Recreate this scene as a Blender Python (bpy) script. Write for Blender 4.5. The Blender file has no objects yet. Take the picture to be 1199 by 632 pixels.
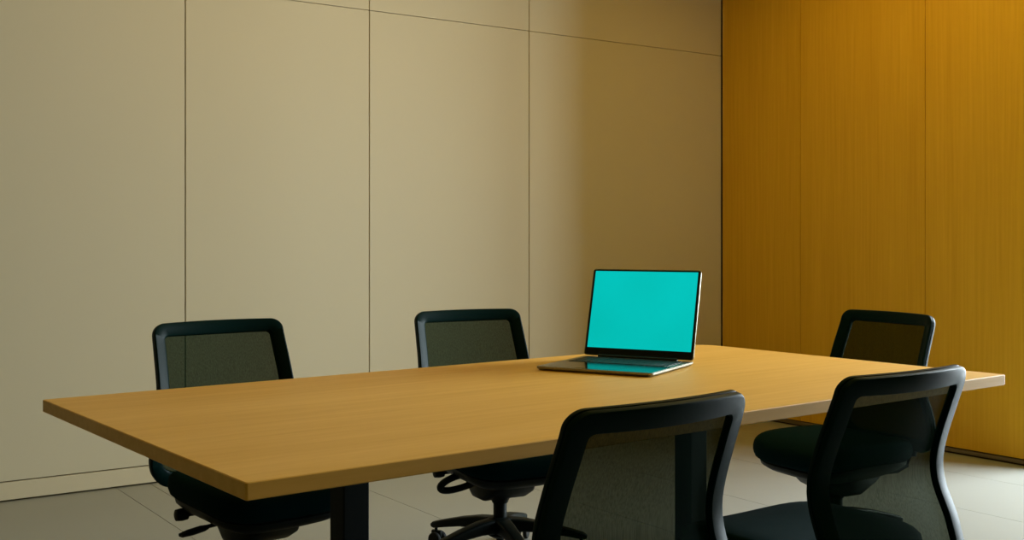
import bpy, bmesh, math, random
from mathutils import Vector, Matrix
random.seed(7)
SC = bpy.context.scene
COL = SC.collection
PI = math.pi

# ------------------------------------------------------------------ helpers
def link(o):
    COL.objects.link(o); return o

def mesh_obj(name, verts, faces, mat, parent=None, smooth=False, angle=None):
    me = bpy.data.meshes.new(name)
    me.from_pydata([tuple(v) for v in verts], [], faces)
    bm = bmesh.new(); bm.from_mesh(me)
    bmesh.ops.recalc_face_normals(bm, faces=bm.faces)
    bm.to_mesh(me); bm.free()
    mats = mat if isinstance(mat, (list, tuple)) else [mat]
    for m in mats: me.materials.append(m)
    if smooth:
        me.polygons.foreach_set('use_smooth', [True] * len(me.polygons))
        if angle is not None: me.set_sharp_from_angle(angle=math.radians(angle))
    o = link(bpy.data.objects.new(name, me))
    if parent: o.parent = parent
    return o

class MB:
    """collects shapes into one mesh"""
    def __init__(s): s.v = []; s.f = []
    def add(s, v, f):
        k = len(s.v); s.v += [tuple(p) for p in v]; s.f += [tuple(i + k for i in q) for q in f]
    def box(s, x0, x1, y0, y1, z0, z1, M=None):
        v = [Vector(p) for p in ((x0,y0,z0),(x1,y0,z0),(x1,y1,z0),(x0,y1,z0),(x0,y0,z1),(x1,y0,z1),(x1,y1,z1),(x0,y1,z1))]
        if M: v = [M @ p for p in v]
        s.add(v, [(0,3,2,1),(4,5,6,7),(0,1,5,4),(1,2,6,5),(2,3,7,6),(3,0,4,7)])
    def bevel_box(s, x0, x1, y0, y1, z0, z1, r, M=None, seg=2):
        bm = bmesh.new()
        bmesh.ops.create_cube(bm, size=1)
        for q in bm.verts:
            q.co = Vector(((x0+x1)/2 + q.co.x*(x1-x0), (y0+y1)/2 + q.co.y*(y1-y0), (z0+z1)/2 + q.co.z*(z1-z0)))
        bmesh.ops.bevel(bm, geom=bm.edges[:], offset=r, segments=seg, profile=.5, affect='EDGES')
        bm.verts.index_update()
        v = [(M @ q.co) if M else q.co.copy() for q in bm.verts]
        s.add(v, [tuple(w.index for w in fc.verts) for fc in bm.faces]); bm.free()
    def lathe(s, prof, n=28, M=None, cap=True):
        k = len(prof); v = []; f = []
        for i in range(n):
            a = 2*PI*i/n
            for r, z in prof:
                p = Vector((r*math.cos(a), r*math.sin(a), z)); v.append(M @ p if M else p)
        for i in range(n):
            j = (i+1) % n
            for q in range(k-1): f.append((i*k+q, j*k+q, j*k+q+1, i*k+q+1))
        if cap:
            f.append(tuple(i*k for i in range(n))); f.append(tuple(i*k+k-1 for i in range(n)))
        s.add(v, f)
    def sweep(s, pts, secs, up=Vector((0,0,1)), cap=True):
        """pts: centre line, secs: per-point list of (side, up) offsets"""
        pts = [Vector(p) for p in pts]; n = len(secs[0]); v = []; f = []
        for i, p in enumerate(pts):
            t = (pts[min(i+1, len(pts)-1)] - pts[max(i-1, 0)]).normalized()
            sd = t.cross(up); sd = sd.normalized() if sd.length > 1e-6 else Vector((1,0,0))
            u2 = sd.cross(t).normalized()
            for a, b in secs[i]: v.append(p + sd*a + u2*b)
        for i in range(len(pts)-1):
            for q in range(n):
                w = (q+1) % n
                f.append((i*n+q, i*n+w, (i+1)*n+w, (i+1)*n+q))
        if cap:
            f.append(tuple(range(n))); f.append(tuple((len(pts)-1)*n+q for q in range(n)))
        s.add(v, f)
    def tube(s, pts, r, n=12, closed=False, up=Vector((0,0,1))):
        sec = [(r*math.cos(2*PI*i/n), r*math.sin(2*PI*i/n)) for i in range(n)]
        if not closed: s.sweep(pts, [sec]*len(pts), up)
        else:
            P = [Vector(p) for p in pts]; m = len(P); v = []; f = []
            for i, p in enumerate(P):
                t = (P[(i+1) % m] - P[i-1]).normalized(); sd = t.cross(up).normalized(); u2 = sd.cross(t)
                for a, b in sec: v.append(p + sd*a + u2*b)
            for i in range(m):
                for q in range(n):
                    w = (q+1) % n; j = (i+1) % m
                    f.append((i*n+q, i*n+w, j*n+w, j*n+q))
            s.add(v, f)
    def build(s, name, mat, parent=None, smooth=False, angle=40):
        return mesh_obj(name, s.v, s.f, mat, parent, smooth, angle if smooth else None)

def rrsec(w, h, r, n=4):
    out = []
    for cx, cy, a0 in ((w/2-r, h/2-r, 0), (-w/2+r, h/2-r, PI/2), (-w/2+r, -h/2+r, PI), (w/2-r, -h/2+r, 1.5*PI)):
        for i in range(n+1):
            a = a0 + PI/2*i/n; out.append((cx + r*math.cos(a), cy + r*math.sin(a)))
    return out

def tag(o, label=None, cat=None, group=None, kind=None):
    if label: o['label'] = label
    if cat: o['category'] = cat
    if group: o['group'] = group
    if kind: o['kind'] = kind
    return o

def empty(name, loc, rz=0.0):
    o = link(bpy.data.objects.new(name, None)); o.location = loc; o.rotation_euler = (0, 0, rz)
    o.empty_display_size = .1
    return o

def srgb(r, g, b):
    def c(x):
        x /= 255.0
        return x/12.92 if x <= .04045 else ((x+.055)/1.055)**2.4
    return (c(r), c(g), c(b), 1.0)

# ------------------------------------------------------------------ materials
def new_mat(name):
    m = bpy.data.materials.new(name); m.use_nodes = True
    nt = m.node_tree; return m, nt, nt.nodes['Principled BSDF']

def plain(name, col, rough=.5, metal=0.0, spec=.5, bump=0.0, bscale=300.0, vary=0.0, vscale=3.0):
    m, nt, b = new_mat(name)
    b.inputs['Base Color'].default_value = col; b.inputs['Roughness'].default_value = rough
    b.inputs['Metallic'].default_value = metal; b.inputs['Specular IOR Level'].default_value = spec
    tc = nt.nodes.new('ShaderNodeTexCoord')
    if vary:
        n = nt.nodes.new('ShaderNodeTexNoise'); n.inputs['Scale'].default_value = vscale; n.inputs['Detail'].default_value = 3
        nt.links.new(tc.outputs['Object'], n.inputs['Vector'])
        mx = nt.nodes.new('ShaderNodeMix'); mx.data_type = 'RGBA'
        mx.inputs['A'].default_value = tuple(c*(1-vary) for c in col[:3]) + (1,)
        mx.inputs['B'].default_value = tuple(min(1, c*(1+vary)) for c in col[:3]) + (1,)
        nt.links.new(n.outputs['Fac'], mx.inputs['Factor']); nt.links.new(mx.outputs['Result'], b.inputs['Base Color'])
    if bump:
        n = nt.nodes.new('ShaderNodeTexNoise'); n.inputs['Scale'].default_value = bscale; n.inputs['Detail'].default_value = 2
        nt.links.new(tc.outputs['Object'], n.inputs['Vector'])
        bp = nt.nodes.new('ShaderNodeBump'); bp.inputs['Strength'].default_value = bump; bp.inputs['Distance'].default_value = .002
        nt.links.new(n.outputs['Fac'], bp.inputs['Height']); nt.links.new(bp.outputs['Normal'], b.inputs['Normal'])
    return m

def wood(name, c0, c1, rough, scale_vec, spec=.4, fine=1.0, contrast=(.3, .7), coarse=.35):
    """grain runs along the axis with the small scale"""
    m, nt, b = new_mat(name)
    tc = nt.nodes.new('ShaderNodeTexCoord'); mp = nt.nodes.new('ShaderNodeMapping')
    mp.inputs['Scale'].default_value = scale_vec
    nt.links.new(tc.outputs['Object'], mp.inputs['Vector'])
    n1 = nt.nodes.new('ShaderNodeTexNoise'); n1.inputs['Scale'].default_value = fine; n1.inputs['Detail'].default_value = 5; n1.inputs['Roughness'].default_value = .6
    n2 = nt.nodes.new('ShaderNodeTexNoise'); n2.inputs['Scale'].default_value = fine*.14; n2.inputs['Detail'].default_value = 3; n2.inputs['Distortion'].default_value = .6
    for n in (n1, n2): nt.links.new(mp.outputs['Vector'], n.inputs['Vector'])
    mix = nt.nodes.new('ShaderNodeMix'); mix.inputs['Factor'].default_value = coarse
    nt.links.new(n1.outputs['Fac'], mix.inputs['A']); nt.links.new(n2.outputs['Fac'], mix.inputs['B'])
    cr = nt.nodes.new('ShaderNodeValToRGB')
    cr.color_ramp.elements[0].position = contrast[0]; cr.color_ramp.elements[0].color = c0
    cr.color_ramp.elements[1].position = contrast[1]; cr.color_ramp.elements[1].color = c1
    nt.links.new(mix.outputs['Result'], cr.inputs['Fac']); nt.links.new(cr.outputs['Color'], b.inputs['Base Color'])
    b.inputs['Roughness'].default_value = rough; b.inputs['Specular IOR Level'].default_value = spec
    bp = nt.nodes.new('ShaderNodeBump'); bp.inputs['Strength'].default_value = .06; bp.inputs['Distance'].default_value = .001
    nt.links.new(n1.outputs['Fac'], bp.inputs['Height']); nt.links.new(bp.outputs['Normal'], b.inputs['Normal'])
    return m

M_wall = plain('beige_wall_panel', srgb(202, 190, 160), .6, spec=.25, vary=.02, vscale=1.5)
M_dark = plain('dark_olive_wall', srgb(104, 100, 48), .8, spec=.2)
M_gap = plain('dark_joint', srgb(58, 44, 18), .9, spec=.1)
M_gapsoft = plain('baseboard_joint', srgb(95, 85, 55), .9, spec=.1)
M_base = plain('beige_baseboard', srgb(204, 190, 158), .55, spec=.25)
M_woodwall = wood('golden_oak_veneer', srgb(212, 160, 24), srgb(228, 178, 44), .5, (60, 60, 1.6), spec=.3, fine=1.0, contrast=(.32, .68))
M_table = wood('oak_table_top', srgb(225, 169, 64), srgb(243, 192, 97), .5, (2.2, 42, 42), spec=.45, fine=.9, contrast=(.3, .7))
M_floor = plain('pale_stone_tile', srgb(150, 151, 145), .3, spec=.45, vary=.03, vscale=2.0)
M_grout = plain('tile_joint', srgb(118, 108, 82), .8, spec=.2)
M_ceil = plain('ceiling_paint', srgb(168, 146, 72), .9, spec=.1)
M_channel = plain('brushed_base_channel', srgb(120, 105, 80), .45, metal=.5)
M_plastic = plain('dark_teal_plastic', srgb(0, 28, 26), .40, spec=.07, bump=.05, bscale=900)
M_black = plain('black_plastic', srgb(2, 15, 10), .5, spec=.15)
M_steel = plain('black_powder_coated_steel', srgb(1, 11, 7), .55, spec=.12)
M_fabric = plain('dark_teal_fabric', srgb(0, 30, 32), .9, spec=.04, bump=.3, bscale=1400)
M_rubber = plain('black_rubber', srgb(14, 17, 15), .7, spec=.3)
M_alu = plain('dark_grey_aluminium', srgb(150, 146, 132), .36, metal=.9)
M_bezel = plain('black_glass_bezel', srgb(6, 14, 13), .15, spec=.5)
M_key = plain('black_keys', srgb(12, 18, 17), .5)
M_deck = plain('glossy_dark_deck', srgb(52, 54, 48), .12, metal=.85)
M_frame = plain('dark_window_frame', srgb(40, 42, 40), .4, metal=.3)

def make_mesh_fabric():
    m, nt, b = new_mat('open_mesh_fabric')
    out = nt.nodes['Material Output']
    b.inputs['Base Color'].default_value = srgb(0, 27, 17); b.inputs['Roughness'].default_value = .85
    b.inputs['Specular IOR Level'].default_value = .03
    tr = nt.nodes.new('ShaderNodeBsdfTransparent'); tr.inputs['Color'].default_value = (.88, 1, .80, 1)
    tc = nt.nodes.new('ShaderNodeTexCoord')
    mp = nt.nodes.new('ShaderNodeMapping'); mp.inputs['Scale'].default_value = (420, 420, 9)
    n = nt.nodes.new('ShaderNodeTexNoise'); n.inputs['Scale'].default_value = 1.0; n.inputs['Detail'].default_value = 2
    nt.links.new(tc.outputs['Object'], mp.inputs['Vector']); nt.links.new(mp.outputs['Vector'], n.inputs['Vector'])
    mr = nt.nodes.new('ShaderNodeMapRange'); mr.inputs['From Min'].default_value = .3; mr.inputs['From Max'].default_value = .7
    mr.inputs['To Min'].default_value = .87; mr.inputs['To Max'].default_value = .92     # thread cover of the weave
    nt.links.new(n.outputs['Fac'], mr.inputs['Value'])
    ms = nt.nodes.new('ShaderNodeMixShader')
    nt.links.new(mr.outputs['Result'], ms.inputs['Fac']); nt.links.new(tr.outputs['BSDF'], ms.inputs[1]); nt.links.new(b.outputs['BSDF'], ms.inputs[2])
    nt.links.new(ms.outputs['Shader'], out.inputs['Surface'])
    return m
M_mesh = make_mesh_fabric()

def make_screen():
    m, nt, b = new_mat('lit_teal_screen')
    b.inputs['Base Color'].default_value = (0, .01, .01, 1); b.inputs['Roughness'].default_value = .25
    b.inputs['Specular IOR Level'].default_value = .2
    tc = nt.nodes.new('ShaderNodeTexCoord'); n = nt.nodes.new('ShaderNodeTexNoise')
    n.inputs['Scale'].default_value = 3.0; n.inputs['Detail'].default_value = 1
    nt.links.new(tc.outputs['Object'], n.inputs['Vector'])
    cr = nt.nodes.new('ShaderNodeValToRGB')
    cr.color_ramp.elements[0].position = .3; cr.color_ramp.elements[0].color = srgb(0, 186, 176)
    cr.color_ramp.elements[1].position = .7; cr.color_ramp.elements[1].color = srgb(0, 200, 194)
    nt.links.new(n.outputs['Fac'], cr.inputs['Fac']); nt.links.new(cr.outputs['Color'], b.inputs['Emission Color'])
    b.inputs['Emission Strength'].default_value = 1.0
    return m
M_screen = make_screen()

def make_glass():
    m, nt, b = new_mat('window_glass')
    out = nt.nodes['Material Output']; nt.nodes.remove(b)
    tr = nt.nodes.new('ShaderNodeBsdfTransparent'); tr.inputs['Color'].default_value = (.97, .99, .98, 1)
    gl = nt.nodes.new('ShaderNodeBsdfGlossy'); gl.inputs['Roughness'].default_value = .02
    lw = nt.nodes.new('ShaderNodeLayerWeight'); lw.inputs['Blend'].default_value = .5      # Schlick reflectance, same on both faces
    pw = nt.nodes.new('ShaderNodeMath'); pw.operation = 'POWER'; pw.inputs[1].default_value = 5
    fr = nt.nodes.new('ShaderNodeMath'); fr.operation = 'MULTIPLY_ADD'; fr.inputs[1].default_value = .6; fr.inputs[2].default_value = .04
    nt.links.new(lw.outputs['Facing'], pw.inputs[0]); nt.links.new(pw.outputs['Value'], fr.inputs[0])
    ms = nt.nodes.new('ShaderNodeMixShader')
    nt.links.new(fr.outputs['Value'], ms.inputs['Fac']); nt.links.new(tr.outputs['BSDF'], ms.inputs[1]); nt.links.new(gl.outputs['BSDF'], ms.inputs[2])
    nt.links.new(ms.outputs['Shader'], out.inputs['Surface'])
    return m
M_glass = make_glass()

# ------------------------------------------------------------------ camera
F, CX, YH, H = 1311.4, 599.5, 278.5, 1.15
cam = bpy.data.cameras.new('camera'); co = link(bpy.data.objects.new('camera', cam))
cam.sensor_width = 36; cam.lens = F/1199*36; cam.sensor_fit = 'HORIZONTAL'
cam.shift_y = -(316 - YH)/1199
co.location = (0, 0, H); co.rotation_euler = (PI/2, 0, 0); cam.clip_start = .05
SC.camera = co

# ------------------------------------------------------------------ room (local x = -a, y = -b from the corner)
RA = .6071; KX, KY = 1.38167, 7.37903
RW, RD, CH = 8.6, 7.0, 3.0       # length along left wall, depth along right wall, ceiling height
def room(o):
    o.location = (KX, KY, 0); o.rotation_euler = (0, 0, RA); o['kind'] = 'structure'; return o

def panel_mb(mb, x0, x1, y0, y1, z0, z1):
    mb.bevel_box(x0, x1, y0, y1, z0, z1, .0012, seg=1)

# left wall : panel faces on y = 0
mb = MB(); mb.box(-RW, .1, .016, .12, 0, CH)
wl = room(mb.build('wall_left', M_gap))
aj = [.004, 1.562, 2.597, 3.578, 4.60, 5.62, 6.64, 7.62, 8.6]; g = .0026
for i in range(len(aj)-1):
    for z0, z1 in ((.0885, 2.3465), (2.3495, CH)):
        m = MB(); panel_mb(m, -aj[i+1]+g, -aj[i]-g, 0, .016, z0, z1)
        m.build('wall_panel', M_wall, wl)
m = MB(); m.box(-RW, .0, .0155, .0165, 0, .095); j = room(m.build('trim_1', M_gapsoft))
m = MB(); panel_mb(m, -RW, -.004, 0, .0155, .006, .0835)
bl = room(m.build('baseboard_left', M_base))

# right wall : panel faces on x = 0, window opening further along
WB0, WB1, WZ0, WZ1 = 2.22, 4.1, .06, 2.80; WT = .95      # wall thickness: unseen reveal, deepened to shade the left wall near the corner
mb = MB()
mb.box(.016, WT, -WB0, .0, 0, CH); mb.box(.016, WT, -RD-.1, -WB1, 0, CH)
mb.box(.016, WT, -WB1, -WB0, WZ1, CH); mb.box(.016, WT, -WB1, -WB0, 0, WZ0)
wr = room(mb.build('wall_right', M_gap))
bj = [.006, .662, 1.534, WB0]
for i in range(len(bj)-1):
    m = MB(); panel_mb(m, 0, .016, -bj[i+1]+.002, -bj[i]-.002, .034, CH)
    m.build('wall_panel', M_woodwall, wr)
m = MB(); panel_mb(m, 0, .016, -RD, -WB1, .034, CH); m.build('wall_panel', M_woodwall, wr)
m = MB(); panel_mb(m, 0, .016, -WB1+.002, -WB0-.002, WZ1, CH); m.build('wall_panel', M_woodwall, wr)
m = MB(); panel_mb(m, 0, .016, -WB1+.002, -WB0-.002, .034, WZ0); m.build('wall_panel', M_woodwall, wr)
m = MB(); m.bevel_box(.003, .0155, -RD, -.006, .007, .029, .002, seg=1)
br = room(m.build('baseboard_right', M_channel))
# other walls, ceiling, floor
m = MB(); m.box(-RW-.1, -RW, -RD-.1, .12, 0, CH); room(m.build('wall_rear', M_dark))
m = MB(); m.box(-RW, .0, -RD-.1, -RD, 0, CH); room(m.build('wall_near', M_dark))
m = MB(); m.box(-RW-.1, .12, -RD-.1, .12, CH, CH+.1); room(m.build('ceiling', M_ceil))
m = MB(); m.box(-RW-.1, .12, -RD-.1, .12, -.1, -.0015)
fl = room(m.build('floor', M_grout))
fj = [0, .43, 1.06, 1.695, 2.33, 2.965, 3.745, 3.90, 4.66, 5.3, 5.93, 6.57, 7.2, 7.84, RW]
t = MB(); q = .0014
for i in range(len(fj)-1):
    t.box(-fj[i+1]+q, -fj[i]-q, -RD, 0, -.02, 0)
t.build('tile', M_floor, fl)
# window
mb = MB()
def wbar(b0, b1, z0, z1): mb.box(WT-.08, WT-.01, -b1, -b0, z0, z1)
wbar(WB0, WB0+.05, WZ0, WZ1); wbar(WB1-.05, WB1, WZ0, WZ1); wbar(WB0+.05, WB1-.05, WZ0, WZ0+.05); wbar(WB0+.05, WB1-.05, WZ1-.05, WZ1)
for k in (1, 2):
    c = WB0 + (WB1-WB0)*k/3; wbar(c-.025, c+.025, WZ0+.05, WZ1-.05)
wn = room(mb.build('window_1', M_frame))
for k in range(3):
    c0 = WB0+.05 if k == 0 else WB0+(WB1-WB0)*k/3+.025
    c1 = WB1-.05 if k == 2 else WB0+(WB1-WB0)*(k+1)/3-.025
    m = MB(); m.box(WT-.05, WT-.044, -c1, -c0, WZ0+.05, WZ1-.05); m.build('pane', M_glass, wn)

# ------------------------------------------------------------------ table
TA = .65708; TX, TY, TZ = .1453, 3.1028, .74
def table():
    t = empty('conference_table', (TX, TY, 0), TA)
    tag(t, 'long oak conference table with black square posts, laptop on top', 'table')
    Lh, Wh = 1.2175, .611; th = .031
    # top : rounded rectangle plan (small corner radii, the far right corner softer) with eased edges
    pts = []
    for cx, cy, a0, r in ((Lh, Wh, 0, .075), (-Lh, Wh, PI/2, .004), (-Lh, -Wh, PI, .004), (Lh, -Wh, 1.5*PI, .006)):
        ox, oy = cx - math.copysign(r, cx), cy - math.copysign(r, cy)
        for i in range(9):
            a = a0 + PI/2*i/8; pts.append((ox + r*math.cos(a), oy + r*math.sin(a)))
    v = []; f = []; n = len(pts); e = .0018
    for ins, z in ((e, TZ-th), (0, TZ-th+e), (0, TZ-e), (e, TZ)):
        for x, y in pts:
            v.append((x*(1-ins/Lh), y*(1-ins/Wh), z))
    for k in range(3):
        for i in range(n):
            j = (i+1) % n; f.append((k*n+i, k*n+j, (k+1)*n+j, (k+1)*n+i))
    f.append(tuple(range(n))); f.append(tuple(3*n+i for i in range(n)))
    mesh_obj('table_top', v, f, M_table, t)
    for sx in (-.62, .61):
        m = MB(); m.bevel_box(sx-.036, sx+.036, .064, .136, .008, TZ-th-.012, .003)
        leg = m.build('leg', M_steel, t)
        m = MB(); m.bevel_box(sx-.08, sx+.08, .02, .18, 0, .008, .002, seg=1); m.build('foot_plate', M_steel, leg)
        m = MB(); m.bevel_box(sx-.06, sx+.06, -.3, .4, TZ-th-.012, TZ-th, .002, seg=1); m.build('top_plate', M_steel, leg)
    m = MB(); m.bevel_box(-.58, .57, .075, .125, TZ-th-.06, TZ-th-.012, .003); m.build('crossbeam', M_steel, t)
table()

# ------------------------------------------------------------------ laptop
def laptop():
    W, D = .387, .358; yaw = math.radians(-29.0); hh = .013
    hc = Vector((.4155, 3.690)); fwd = Vector((math.cos(yaw-PI/2), math.sin(yaw-PI/2)))
    c = hc + fwd*D/2
    t = empty('laptop', (c.x, c.y, TZ+.0002), yaw)
    tag(t, 'open laptop with blank teal screen standing on the oak table', 'laptop')
    def plate(mbx, w, d0, d1, z0, z1, r, ins=.0):
        pts = []
        for cx, cy, a0 in ((w/2, d1, 0), (-w/2, d1, PI/2), (-w/2, d0, PI), (w/2, d0, 1.5*PI)):
            ox = cx - math.copysign(r, cx); oy = cy - r if cy == d1 else cy + r
            for i in range(6):
                a = a0 + PI/2*i/5; pts.append((ox + r*math.cos(a), oy + r*math.sin(a)))
        n = len(pts); cy = (d0+d1)/2; v = []; f = []
        for sc, z in ((1-ins, z0), (1, z0+(z1-z0)*.45), (1, z1-.0008), (1-.004, z1)):
            for x, y in pts: v.append((x*sc, cy+(y-cy)*sc, z))
        for k in range(3):
            for i in range(n):
                j = (i+1) % n; f.append((k*n+i, k*n+j, (k+1)*n+j, (k+1)*n+i))
        f.append(tuple(range(n))); f.append(tuple(3*n+i for i in range(n)))
        mbx.add(v, f)
    m = MB(); plate(m, W, -D/2, D/2, .002, hh, .012, ins=.03)
    base = m.build('base', M_alu, t)
    for sx in (-1, 1):
        for sy in (-1, 1):
            m = MB(); m.lathe([(.008, 0), (.008, .003)], 12, Matrix.Translation((sx*(W/2-.03), sy*(D/2-.03), 0)))
            m.build('rubber_foot', M_rubber, base)
    m = MB(); m.box(-W/2+.022, W/2-.022, D/2-.185, D/2-.03, hh-.0005, hh+.0004)
    well = m.build('keyboard', M_bezel, t)
    k = MB(); rows = 6; kw = (W-.052)/14.5
    for r in range(rows):
        y0 = D/2-.181 + r*.0245
        if r == 0:
            x = -W/2+.026
            for wd in (1, 1, 1, 1.2, 5.2, 1.2, 1, 1, 1, 1):
                k.bevel_box(x+.0012, x+kw*wd*.985-.0012, y0+.001, y0+.0215, hh+.0003, hh+.0017, .0005, seg=1); x += kw*wd*.985
        else:
            off = (0, .25, .1, 0, 0, 0)[r]*kw; x = -W/2+.026
            ws = [1.25+off/kw] + [1]*12 + [1.25-off/kw]
            for wd in ws:
                k.bevel_box(x+.0012, x+kw*wd-.0012, y0+.001, y0+.0215, hh+.0003, hh+.0017, .0005, seg=1); x += kw*wd
    k.build('keys', M_key, well)
    m = MB(); m.box(-W/2+.004, W/2-.004, -D/2+.006, D/2-.19, hh-.0004, hh+.0003)
    m.build('palm_rest', M_deck, t)
    m = MB(); m.bevel_box(-.07, .07, -D/2+.02, D/2-.215, hh-.0002, hh+.0006, .0003, seg=1)
    m.build('trackpad', M_deck, t)
    m = MB(); m.lathe([(.0065, -W*.36), (.0065, W*.36)], 16, Matrix.Translation((0, D/2-.006, hh+.002)) @ Matrix.Rotation(PI/2, 4, 'Y'))
    m.build('hinge', M_bezel, t)
    # lid, built upright in its own frame then leaned back
    LL = .298; tilt = math.radians(15.5)
    lid = MB()
    pts = []
    r = .010
    for cx, cz, a0 in ((W/2, LL, 0), (-W/2, LL, PI/2), (-W/2, 0, PI), (W/2, 0, 1.5*PI)):
        ox = cx - math.copysign(r, cx); oz = cz - r if cz == LL else cz + r
        for i in range(6):
            a = a0 + PI/2*i/5; pts.append((ox + r*math.cos(a), oz + r*math.sin(a)))
    n = len(pts); v = []; f = []
    for sc, y in ((.996, -.003), (1, -.0022), (1, .0022), (.99, .0035)):
        for x, z in pts: v.append((x*sc, y, LL/2+(z-LL/2)*sc))
    for q in range(3):
        for i in range(n):
            j = (i+1) % n; f.append((q*n+i, q*n+j, (q+1)*n+j, (q+1)*n+i))
    f.append(tuple(range(n))); f.append(tuple(3*n+i for i in range(n)))
    lid.add(v, f)
    lo = lid.build('lid', M_alu, t)
    lo.location = (0, D/2-.006, hh+.003); lo.rotation_euler = (-tilt, 0, 0)
    m = MB(); m.bevel_box(-W/2+.003, W/2-.003, -.0036, -.0028, .003, LL-.003, .0003, seg=1); m.build('bezel', M_bezel, lo)
    m = MB(); m.box(-W/2+.010, W/2-.010, -.0041, -.0036, .027, LL-.0075); m.build('screen', M_screen, lo)
laptop()

# ------------------------------------------------------------------ office chairs
PROF = [(-.310,.365), (-.3002,.405), (-.2861,.46), (-.2643,.53), (-.2363,.60), (-.2325,.65), (-.2468,.705), (-.2705,.769), (-.2911,.824), (-.3057,.876)]
HWZ = [(.365,.214), (.405,.222), (.46,.2328), (.53,.2348), (.62,.2305), (.70,.2253), (.80,.2204), (.88,.2173)]
def interp(tab, x):
    if x <= tab[0][0]: return tab[0][1]
    for (x0, y0), (x1, y1) in zip(tab, tab[1:]):
        if x <= x1: return y0 + (y1-y0)*(x-x0)/(x1-x0)
    return tab[-1][1]
def smooth_prof(P, n=80):
    out = []
    m = len(P)-1
    for i in range(n+1):
        s = i/n*m; k = min(int(s), m-1); t = s-k
        p0, p1, p2, p3 = (P[max(k-1,0)], P[k], P[k+1], P[min(k+2,m)])
        out.append(tuple(.5*(2*b+(c-a)*t+(2*a-5*b+4*c-d)*t*t+(-a+3*b-3*c+d)*t**3) for a,b,c,d in zip(p0,p1,p2,p3)))
    return out
SP = smooth_prof(PROF)
ARC = [0.0]
for (y0, z0), (y1, z1) in zip(SP, SP[1:]): ARC.append(ARC[-1] + math.hypot(y1-y0, z1-z0))
LB = ARC[-1]
def prof_at(v):
    v = max(0, min(LB, v)); lo, hi = 0, len(ARC)-1
    while hi-lo > 1:
        md = (lo+hi)//2
        if ARC[md] <= v: lo = md
        else: hi = md
    t = (v-ARC[lo])/(ARC[hi]-ARC[lo])
    (y0, z0), (y1, z1) = SP[lo], SP[hi]
    a, b = max(lo-2, 0), min(hi+2, len(SP)-1)
    T = Vector((0, SP[b][0]-SP[a][0], SP[b][1]-SP[a][1])).normalized()
    return y0+(y1-y0)*t, z0+(z1-z0)*t, Vector((0, T.z, -T.y))      # normal towards the sitter
def hw_at(v): return interp(HWZ, prof_at(v)[1])
def back_pt(u, v, w):
    """u across in metres, v up along the back, w towards the sitter"""
    y, z, nn = prof_at(v); h = interp(HWZ, z); s = u/h
    over = max(0.0, v-LB)
    p = Vector((u, y, z)) + nn*(w + .030*s*s) 
    T = Vector((0, -nn.z, nn.y))
    p += T*over - T*(.010*s*s*max(0, (v/LB-.75)/.25))
    return p
def loop_uv(inset_s, inset_t, inset_b, rt, rb, ns=26, nc=8, nt=14):
    v0, v1 = inset_b, LB-inset_t; out = []
    def hw(v): return hw_at(v)-inset_s
    for i in range(ns):                                   # right side going up
        v = v0+rb + (v1-rt-v0-rb)*i/ns; out.append((hw(v), v))
    for i in range(nc):
        a = PI/2*i/nc; v = v1-rt+rt*math.sin(a); out.append((hw(v)-rt+rt*math.cos(a), v))
    for i in range(nt):
        s = i/nt; h = hw(v1)-rt; out.append((h-2*h*s, v1))
    for i in range(nc):
        a = PI/2+PI/2*i/nc; v = v1-rt+rt*math.sin(a); out.append((-hw(v)+rt+rt*math.cos(a), v))
    for i in range(ns):
        v = v1-rt - (v1-rt-v0-rb)*i/ns; out.append((-hw(v), v))
    for i in range(nc):
        a = PI+PI/2*i/nc; v = v0+rb+rb*math.sin(a); out.append((-hw(v)+rb+rb*math.cos(a), v))
    for i in range(nt):
        s = i/nt; h = hw(v0)-rb; out.append((-h+2*h*s, v0))
    for i in range(nc):
        a = 1.5*PI+PI/2*i/nc; v = v0+rb+rb*math.sin(a); out.append((hw(v)-rb+rb*math.cos(a), v))
    return out

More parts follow.
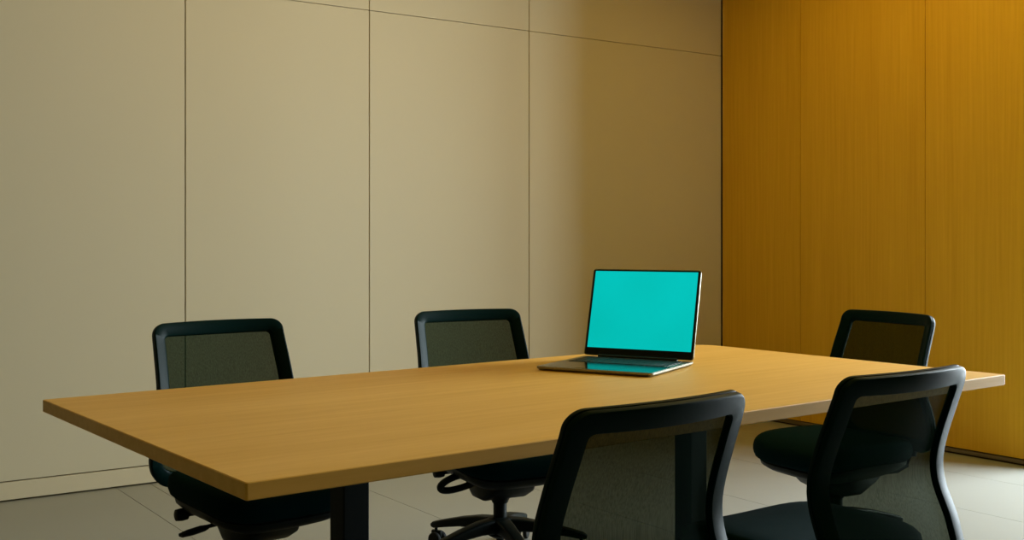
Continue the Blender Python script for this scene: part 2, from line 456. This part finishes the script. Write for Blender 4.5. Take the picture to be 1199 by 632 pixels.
def chair_proto():
    t = empty('office_chair', (0, 0, 0))
    up = []                                               # parts that ride on the gas lift
    # --- back frame
    A = loop_uv(0, 0, 0, .036, .080); B = loop_uv(.040, .044, .046, .014, .055)
    ring = [(0,.009), (.03,.0125), (.12,.0145), (.85,.0105), (.97,.0075), (1,.004), (1,-.006), (.95,-.0095), (.14,-.0135), (.03,-.0115), (0,-.008), (0,-.0015), (.07,-.0005), (.07,.002), (0,.003)]
    v = []; f = []; n = len(A); k = len(ring)
    for (ua, va), (ub, vb) in zip(A, B):
        for fr, w in ring: v.append(back_pt(ua+(ub-ua)*fr, va+(vb-va)*fr, w))
    for i in range(n):
        j = (i+1) % n
        for q in range(k):
            r = (q+1) % k; f.append((i*k+q, j*k+q, j*k+r, i*k+r))
    up.append(mesh_obj('back_frame', v, f, M_plastic, t, True, 35))
    # --- mesh panel
    v = []; f = []; nu, nv = 20, 34
    for jv in range(nv+1):
        vv = .034 + (LB-.034-.034)*jv/nv; h = hw_at(vv)-.030
        for iu in range(nu+1): v.append(back_pt(-h+2*h*iu/nu, vv, .002))
    for jv in range(nv):
        for iu in range(nu):
            a = jv*(nu+1)+iu; f.append((a, a+1, a+nu+2, a+nu+1))
    up.append(mesh_obj('back_mesh', v, f, M_mesh, t, True))
    # --- seat cushion
    def cushion(W, y0, y1, prof, ztop, n=64, ex=4.2, crown=.010, fall=.030):
        cy, d = (y0+y1)/2, (y1-y0)/2; v = []; f = []
        for off, z in prof:
            for i in range(n):
                a = 2*PI*i/n; ca, sa = math.cos(a), math.sin(a)
                r = (abs(ca)**ex+abs(sa)**ex)**(-1/ex)
                x, y = (W/2*off)*r*ca, cy + d*off*r*sa
                rr = min(1, (x/(W/2))**2); ty = max(0, (y-cy)/d)
                zz = ztop+z - fall*ty**3 - .25*fall*max(0, -(y-cy)/d)**3
                if z > -.02: zz += crown*(rr-.3)*.6
                v.append((x, y, zz))
        m = len(prof)
        for q in range(m-1):
            for i in range(n):
                j = (i+1) % n; f.append((q*n+i, q*n+j, (q+1)*n+j, (q+1)*n+i))
        f.append(tuple(range(n))); f.append(tuple((m-1)*n+i for i in range(n)))
        return v, f
    v, f = cushion(.470, -.215, .262, [(.80,-.070), (.93,-.069), (.975,-.060), (1,-.042), (1.0,-.026), (.985,-.012), (.955,-.004), (.90,0), (.7,.003), (.4,.004), (.12,.004)], .470)
    up.append(mesh_obj('seat', v, f, M_fabric, t, True, 60))
    v, f = cushion(.440, -.205, .245, [(.40,-.082), (.66,-.062), (.88,-.034), (.97,-.014), (.985,0), (.96,.004)], .398, crown=0)
    up.append(mesh_obj('seat_pan', v, f, M_black, t, True, 50))
    # --- tilt mechanism
    m = MB(); sec = lambda w, h: rrsec(w, h, min(w, h)*.28)
    m.sweep([(0,-.19,.335), (0,-.12,.325), (0,-.03,.305), (0,.03,.305), (0,.10,.325), (0,.15,.342)],
            [sec(.10,.045), sec(.16,.066), sec(.20,.085), sec(.20,.085), sec(.17,.060), sec(.12,.03)])
    m.lathe([(.028,.243), (.036,.262), (.040,.28)], 24)
    up.append(m.build('tilt_mechanism', M_black, t, True, 40))
    m = MB(); path = [(0,-.16,.330), (0,-.25,.328), (0,-.300,.344), (0,-.326,.375), (0,-.326,.42)]
    m.sweep(path, [rrsec(.15,.022,.009)]*3 + [rrsec(.17,.020,.008), rrsec(.19,.016,.007)], up=Vector((0,-1,1)))
    up.append(m.build('back_bracket', M_black, t, True, 40))
    # --- levers on the sitter's right hand side
    m = MB(); m.tube([(.07,.03,.338), (.14,.035,.340), (.200,.045,.338)], .006, 10)
    m.sweep([(.180,.042,.338), (.195,.046,.337), (.235,.055,.334), (.265,.062,.332)], [rrsec(.022,.010,.004), rrsec(.030,.014,.006), rrsec(.032,.014,.006), rrsec(.022,.010,.004)])
    up.append(m.build('height_lever', M_black, t, True, 40))
    m = MB(); m.tube([(.06,-.09,.352), (.15,-.09,.352), (.19,-.09,.352)], .009, 10)
    m.lathe([(.010,-.02), (.017,-.017), (.019,0), (.017,.017), (.010,.02)], 18, Matrix.Translation((.20,-.09,.352)) @ Matrix.Rotation(PI/2, 4, 'Y'))
    up.append(m.build('tension_knob', M_black, t, True, 40))
    m = MB(); m.lathe([(.0135,.10), (.0135,.275)], 20); up.append(m.build('gas_piston', M_steel, t, True, 40))
    for o in up: o['lift'] = 1 if o.name.startswith(('back_frame', 'back_mesh')) else 2
    # --- base
    m = MB(); m.lathe([(.023,.075), (.0245,.20), (.022,.212), (.016,.214)], 24); m.build('column_sleeve', M_black, t, True, 40)
    m = MB(); m.lathe([(.030,.078), (.046,.088), (.048,.12), (.042,.148), (.030,.152)], 30)
    for i in range(5):
        a = 2*PI*i/5 + PI/2; d = Vector((math.cos(a), math.sin(a), 0))
        pts = [d*.03+Vector((0,0,.122)), d*.09+Vector((0,0,.121)), d*.17+Vector((0,0,.110)), d*.25+Vector((0,0,.092)), d*.298+Vector((0,0,.080)), d*.312+Vector((0,0,.076))]
        m.sweep(pts, [rrsec(.060,.052,.010), rrsec(.052,.044,.010), rrsec(.045,.034,.009), rrsec(.038,.028,.008), rrsec(.034,.024,.008), rrsec(.018,.014,.005)])
    m.build('star_base', M_black, t, True, 45)
    for i in range(5):
        a = 2*PI*i/5 + PI/2; d = Vector((math.cos(a), math.sin(a), 0)); sd = Vector((-d.y, d.x, 0))
        T = Matrix.Translation(d*.292) @ Matrix.Rotation(a, 4, 'Z')
        m = MB(); m.lathe([(.006,.028), (.006,.076)], 12, T)
        m.bevel_box(-.026, .020, -.008, .008, .034, .060, .006, T)
        c = m.build('caster', M_black, t, True, 40)
        for s in (-1, 1):
            w = MB(); w.lathe([(.018,-.008), (.025,-.0075), (.0275,-.004), (.0275,.004), (.025,.0075), (.018,.008)], 22,
                              T @ Matrix.Translation((-.006, s*.017, .0275)) @ Matrix.Rotation(PI/2, 4, 'X'))
            w.build('wheel', M_rubber, c, True, 40)
    return t

def kids(o): return [c for c in bpy.data.objects if c.parent == o]
def dup(o, parent=None):
    c = o.copy(); COL.objects.link(c)
    if parent: c.parent = parent
    for ch in kids(o): dup(ch, c)
    return c

PROTO = chair_proto(); SRC = [PROTO]
def place(pos, ang, label, lift=0.0, spin=0.0, seat_dz=0.0):
    """pos: under the gas lift, ang: direction of the chair's own right hand side"""
    if SRC: c = SRC.pop()
    else: c = dup(BASE)
    c.location = (pos[0], pos[1], 0); c.rotation_euler = (0, 0, ang)
    tag(c, label, 'chair', 'mesh-back office chairs around the table')
    for k in kids(c):
        if k.get('lift'): k.location.z = lift + (seat_dz if k['lift'] == 2 else 0)
        elif k.name.startswith(('star_base', 'caster')): k.rotation_euler.z = spin
    return c
BASE = PROTO
R = math.radians
place((-.768, 3.378), 3.822, 'dark mesh-back office chair by the beige wall, nearest the left end of the oak table', .008, R(20), -.03)
MID = place((-.043, 4.021), 3.620, 'dark mesh-back office chair directly behind the table, between beige wall and laptop', -.001, R(-8), -.04)
place((1.201, 4.151), 2.090, 'dark office chair at the right table end, facing us before the wood wall', -.010, R(30), -.042)
place((.093, 2.178), .671, 'large dark office chair closest to the camera, seen from behind, before the laptop', -.008, R(15), -.03)
place((.703, 2.672), .620, 'dark office chair seen from behind, teal seat showing, near the right table end', -.015, R(40), .012)
# the chair behind the table has a wide loop handle instead of a paddle
lm = MB(); lp = []
for i in range(28):
    a = 2*PI*i/28; lp.append((.175 + .068*math.cos(a)*(1 if math.cos(a) > 0 else 1.25), .02 + .012*math.sin(a), .336 - .15*(.068*math.cos(a)) + .026*math.sin(a)))
lm.tube(lp, .0125, 10, closed=True, up=Vector((0, 1, 0)))
lo = lm.build('loop_handle', M_black, None, True, 40)
for k in kids(MID):
    if k.name.startswith('height_lever'): k.data = lo.data; k.name = 'loop_handle'
bpy.data.objects.remove(lo)
for o in bpy.data.objects:
    if 'lift' in o: del o['lift']

# ------------------------------------------------------------------ light
w = bpy.data.worlds.new('sky'); SC.world = w; w.use_nodes = True
bg = w.node_tree.nodes['Background']; bg.inputs['Color'].default_value = (.83, .92, 1.0, 1); bg.inputs['Strength'].default_value = 37
def to_world(a, b, z):
    c, s = math.cos(RA), math.sin(RA); x, y = -a, -b
    return Vector((KX + c*x - s*y, KY + s*x + c*y, z))
def area(name, pos, rot, sx, sy, power, col, portal=False):
    l = bpy.data.lights.new(name, 'AREA'); l.shape = 'RECTANGLE'; l.size = sx; l.size_y = sy; l.energy = power; l.color = col
    if portal: l.cycles.is_portal = True
    o = link(bpy.data.objects.new(name, l)); o.location = pos; o.rotation_euler = rot
    return o
# portal in the window opening, facing into the room (-x in room space)
area('window_portal', to_world(-WT-.02, (WB0+WB1)/2, (WZ0+WZ1)/2), (PI/2, 0, RA+PI/2), WB1-WB0, WZ1-WZ0, 1, (1, 1, 1), True)
WARM = (1.0, .64, .14)
for a, b, sx, sy, p in ((3.0, 1.0, 2.4, .12, 8), (.75, 1.7, .10, 1.8, 9), (4.4, 4.2, 1.2, .3, 3)):
    area('ceiling_light', to_world(a, b, CH-.01), (0, 0, RA), sx, sy, p, WARM)

SC.view_settings.view_transform = 'Standard'; SC.view_settings.look = 'None'
SC.view_settings.gamma = 1; SC.view_settings.exposure = 0.0; SC.view_settings.use_curve_mapping = False
SC.cycles.use_denoising = True
SC.cycles.max_bounces = 10; SC.cycles.diffuse_bounces = 6; SC.cycles.transparent_max_bounces = 16
SC.cycles.sample_clamp_indirect = 8
